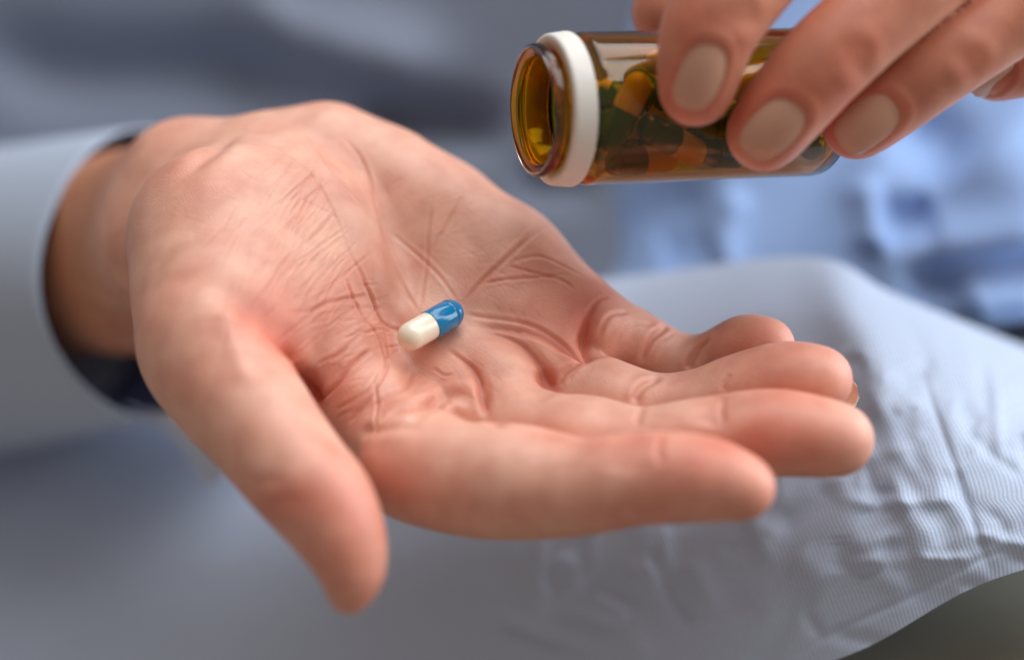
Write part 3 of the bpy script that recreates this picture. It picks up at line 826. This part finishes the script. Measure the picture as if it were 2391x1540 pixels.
# torso of the shirt, its shade put into a darker grey cloth colour
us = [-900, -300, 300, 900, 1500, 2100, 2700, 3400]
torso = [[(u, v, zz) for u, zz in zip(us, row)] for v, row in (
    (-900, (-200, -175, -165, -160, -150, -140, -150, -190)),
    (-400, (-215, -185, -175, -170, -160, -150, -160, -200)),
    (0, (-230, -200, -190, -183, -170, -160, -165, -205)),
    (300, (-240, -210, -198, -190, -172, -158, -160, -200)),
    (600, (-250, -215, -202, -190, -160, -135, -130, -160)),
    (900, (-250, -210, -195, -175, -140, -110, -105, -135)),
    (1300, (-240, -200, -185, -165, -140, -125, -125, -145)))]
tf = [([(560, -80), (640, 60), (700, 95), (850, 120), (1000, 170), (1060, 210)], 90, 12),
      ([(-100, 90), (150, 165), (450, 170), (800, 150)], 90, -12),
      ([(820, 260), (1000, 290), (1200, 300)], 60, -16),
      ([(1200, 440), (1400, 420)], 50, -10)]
sheet('shaded_torso', torso, 170, 130, M_TORSO_SHADE, person, tf, 0.0, 0.25, 3)
front = [[(u, v, z) for u, z in zip((1370 + dx, 1480 + dx, 1700, 2000, 2300, 2700, 3400), zs)] for v, dx, zs in (
    (-700, 0, (-200, -165, -138, -132, -128, -130, -170)), (-300, 0, (-205, -170, -143, -135, -130, -132, -170)),
    (0, 0, (-205, -172, -146, -138, -130, -130, -165)), (250, 0, (-198, -164, -142, -132, -122, -122, -155)),
    (450, 10, (-186, -156, -134, -120, -110, -110, -145)), (600, 10, (-174, -144, -122, -108, -98, -100, -135)))]
front += [[(u, v, z) for u, v, z in ((1390, 720, -160), (1500, 720, -132), (1700, 720, -112), (2000, 720, -100), (2300, 690, -90), (2700, 670, -95), (3400, 660, -125))],
          [(u, v, z) for u, v, z in ((1390, 900, -138), (1500, 900, -124), (1700, 900, -112), (2000, 900, -102), (2300, 770, -96), (2700, 725, -100), (3400, 710, -128))]]
ff = [([(1380, 680), (1470, 600), (1560, 520), (1700, 440)], 55, -11), ([(1540, 615), (1620, 600), (1680, 575)], 36, -10),
      ([(1690, 660), (1692, 520), (1720, 430)], 24, 7), ([(2035, 600), (2028, 500), (2010, 400)], 26, 8),
      ([(2050, 530), (2120, 515), (2190, 495)], 34, -8), ([(2030, 605), (2200, 585), (2400, 560), (2600, 545)], 38, 12),
      ([(2080, 650), (2250, 640), (2500, 625)], 46, -13), ([(2230, 720), (2330, 680), (2450, 670)], 60, 9),
      ([(2110, 290), (2180, 340), (2250, 410)], 46, -9), ([(1980, 330), (2080, 400), (2180, 470)], 60, 7), ([(2280, 300), (2391, 420), (2500, 520)], 80, 10)]
sheet('shirt', front, 200, 160, M_SKYBLUE, person, [(l_, w_ * 1.65, h_ * 0.95) for l_, w_, h_ in ff], 0.0, 0.15, 5, 0.0012)

# shirt tail draped over the thigh
rows = (
    (560, [(-700, 760, -235), (-100, 760, -222), (500, 740, -190), (1100, 690, -110), (1500, 640, -95), (1900, 600, -80), (2100, 690, -75), (2500, 850, -95)]),
    (760, [(-700, 900, -228), (-100, 900, -212), (500, 900, -165), (1100, 850, -90), (1500, 780, -70), (1900, 740, -48), (2150, 800, -40), (2600, 920, -60)]),
    (950, [(-700, 1080, -212), (-100, 1080, -190), (500, 1060, -138), (1100, 1010, -72), (1500, 940, -50), (1950, 920, -26), (2250, 960, -18), (2700, 1020, -30)]),
    (1150, [(-700, 1260, -185), (-100, 1260, -160), (500, 1240, -112), (1100, 1190, -60), (1550, 1120, -36), (1980, 1100, -14), (2300, 1120, -8), (2750, 1120, -15)]),
    (1350, [(-700, 1480, -165), (-100, 1460, -135), (500, 1420, -98), (1100, 1370, -54), (1550, 1310, -30), (1980, 1280, -10), (2320, 1240, -4), (2780, 1170, -8)]),
    (1550, [(-700, 1900, -120), (-100, 1900, -100), (500, 1850, -80), (1100, 1750, -54), (1560, 1660, -32), (1990, 1525, -14), (2320, 1352, -6), (2800, 1230, -8)]))
lf = [([(1900, 540), (1950, 650), (1990, 760), (2060, 900), (2120, 1000)], 70, 5),
      ([(2150, 860), (2180, 950), (2240, 1120), (2320, 1360)], 10, -0.8), ([(2110, 880), (2140, 960), (2205, 1130), (2285, 1345)], 24, 0.6),
      ([(2140, 1110), (2170, 1200), (2200, 1260)], 22, 0.7), ([(2060, 1060), (2120, 1040), (2160, 1000)], 20, 0.9),
      ([(1850, 1540), (1940, 1480), (2140, 1385), (2300, 1300), (2391, 1280)], 10, -0.5), ([(2000, 1240), (2080, 1140), (2120, 1080)], 28, -1.2),
      ([(1800, 1240), (1900, 1180), (1960, 1120)], 32, -2.0), ([(1300, 1290), (1360, 1380)], 30, 2.0)]
_q = random.Random(21)
for i in range(40):
    u, v = _q.uniform(1950, 2450), _q.uniform(800, 1330)
    a = _q.gauss(-1.15, 0.35) if _q.random() < 0.5 else _q.gauss(0.1, 0.3); l = _q.uniform(35, 110)
    c, d = math.cos(a) * l, -math.sin(a) * l
    lf.append(([(u - c, v - d), (u + _q.gauss(0, 12), v + _q.gauss(0, 12)), (u + c, v + d)], _q.uniform(14, 26), _q.uniform(0.5, 1.2) * _q.choice((1, -1))))
for i in range(64):
    u, v = _q.uniform(1150, 2391), _q.uniform(850, 1500)
    a = _q.gauss(-1.1, 0.5) if _q.random() < 0.65 else _q.gauss(0.15, 0.3); l = _q.uniform(50, 150)
    c, d = math.cos(a) * l, -math.sin(a) * l
    lf.append(([(u - c, v - d), (u + _q.gauss(0, 14), v + _q.gauss(0, 14)), (u + c, v + d)], _q.uniform(16, 38), _q.uniform(0.35, 1.15) * _q.choice((1, -1))))
tail = sheet('shirt_tail', [r for _, r in rows], 520, 330, M_SHIRT, person, lf, -0.42, 0.22, 9)

# trousers under it
tr = [[(u, v, z) for u, z in zip((1200, 1700, 2200, 2700, 3200), zs)] for v, zs in (
    (1000, (-150, -120, -100, -90, -100)), (1250, (-120, -90, -66, -52, -66)), (1450, (-90, -64, -40, -28, -46)), (1700, (-80, -54, -34, -24, -42)), (2100, (-70, -50, -34, -28, -50)))]
sheet('trousers', tr, 60, 60, M_OLIVE, person, (), -0.5, 0.08, 4)

# sleeve round the wrist
def tube(name, c0, c1, r0, r1, mat, parent, seed, n=96, m=60, wr=1.0, inner=None):
    c0, c1 = np.asarray(c0, float), np.asarray(c1, float)
    ax = (c1 - c0); ln = np.linalg.norm(ax); ax /= ln
    e1 = np.cross(ax, [0, 1, 0]); e1 /= np.linalg.norm(e1); e2 = np.cross(e1, ax)
    r = np.random.default_rng(seed)
    th = np.arange(n) * 2 * math.pi / n; t = np.linspace(0, 1, m)
    T, H = np.meshgrid(t, th, indexing='ij')
    R = r0 + (r1 - r0) * T
    for k in range(10):
        R += wr * r.normal() * 0.5 * np.sin(H * r.integers(1, 6) + T * r.uniform(-14, 14) + r.uniform(0, 6))
    V = (c0 + T[..., None] * (c1 - c0) + R[..., None] * (np.cos(H)[..., None] * e1 + np.sin(H)[..., None] * e2)).reshape(-1, 3)
    ii = np.arange(n * m).reshape(m, n); jj = np.roll(ii, -1, 1)
    F4 = np.stack([ii[:-1], jj[:-1], jj[1:], ii[1:]], -1).reshape(-1, 4)
    weft = np.stack([H * r0, T * ln, 0 * T], -1).reshape(-1, 3)
    o = mesh_obj(name, V, F4, mat, parent, attrs={'weft': weft})
    md = o.modifiers.new('thickness', 'SOLIDIFY'); md.thickness = 0.0008; md.offset = 0
    return o
sc = CUFF_C
tube('sleeve', sc, sc + SA * 190, 39.5, 50, M_SLEEVE, person, 2, wr=0.9)
tube('sleeve_shade_lining', sc + SA * 10, sc + SA * 60, 36.2, 38, M_SHADE_LINING, person, 2, wr=0.25)  # dark tube: lining and painted inner shade in one
cuff = [[(285, 938, -97), (335, 958, -92), (420, 960, -84), (520, 945, -78)], [(300, 950, -95), (355, 976, -88), (430, 985, -80), (520, 985, -74)],
        [(330, 965, -93), (385, 1000, -86), (455, 1040, -78), (520, 1040, -72)], [(440, 1040, -88), (455, 1080, -84), (475, 1125, -78), (515, 1120, -72)]]
sheet('cuff', cuff, 40, 40, M_CUFF, person, [([(380, 940), (450, 1060)], 25, 3)], 0, 0, 6)

# ------------------------------------------------------------------ seat behind
so = [[(u, v, z) for u in (-1500, 0, 1500, 3000, 4200)] for v, z in ((-1500, -420), (0, -380), (800, -300), (1600, -220), (2600, -120))]
seat = empty('sofa', (0, -120, -300), 'pale sofa behind and under the seated person', 'sofa')
sheet('seat_cushion', so, 30, 30, M_SOFA, seat, (), 0, 0.2, 8, 0.02)
print('capsules', len(placed), 'hand verts', len(V))
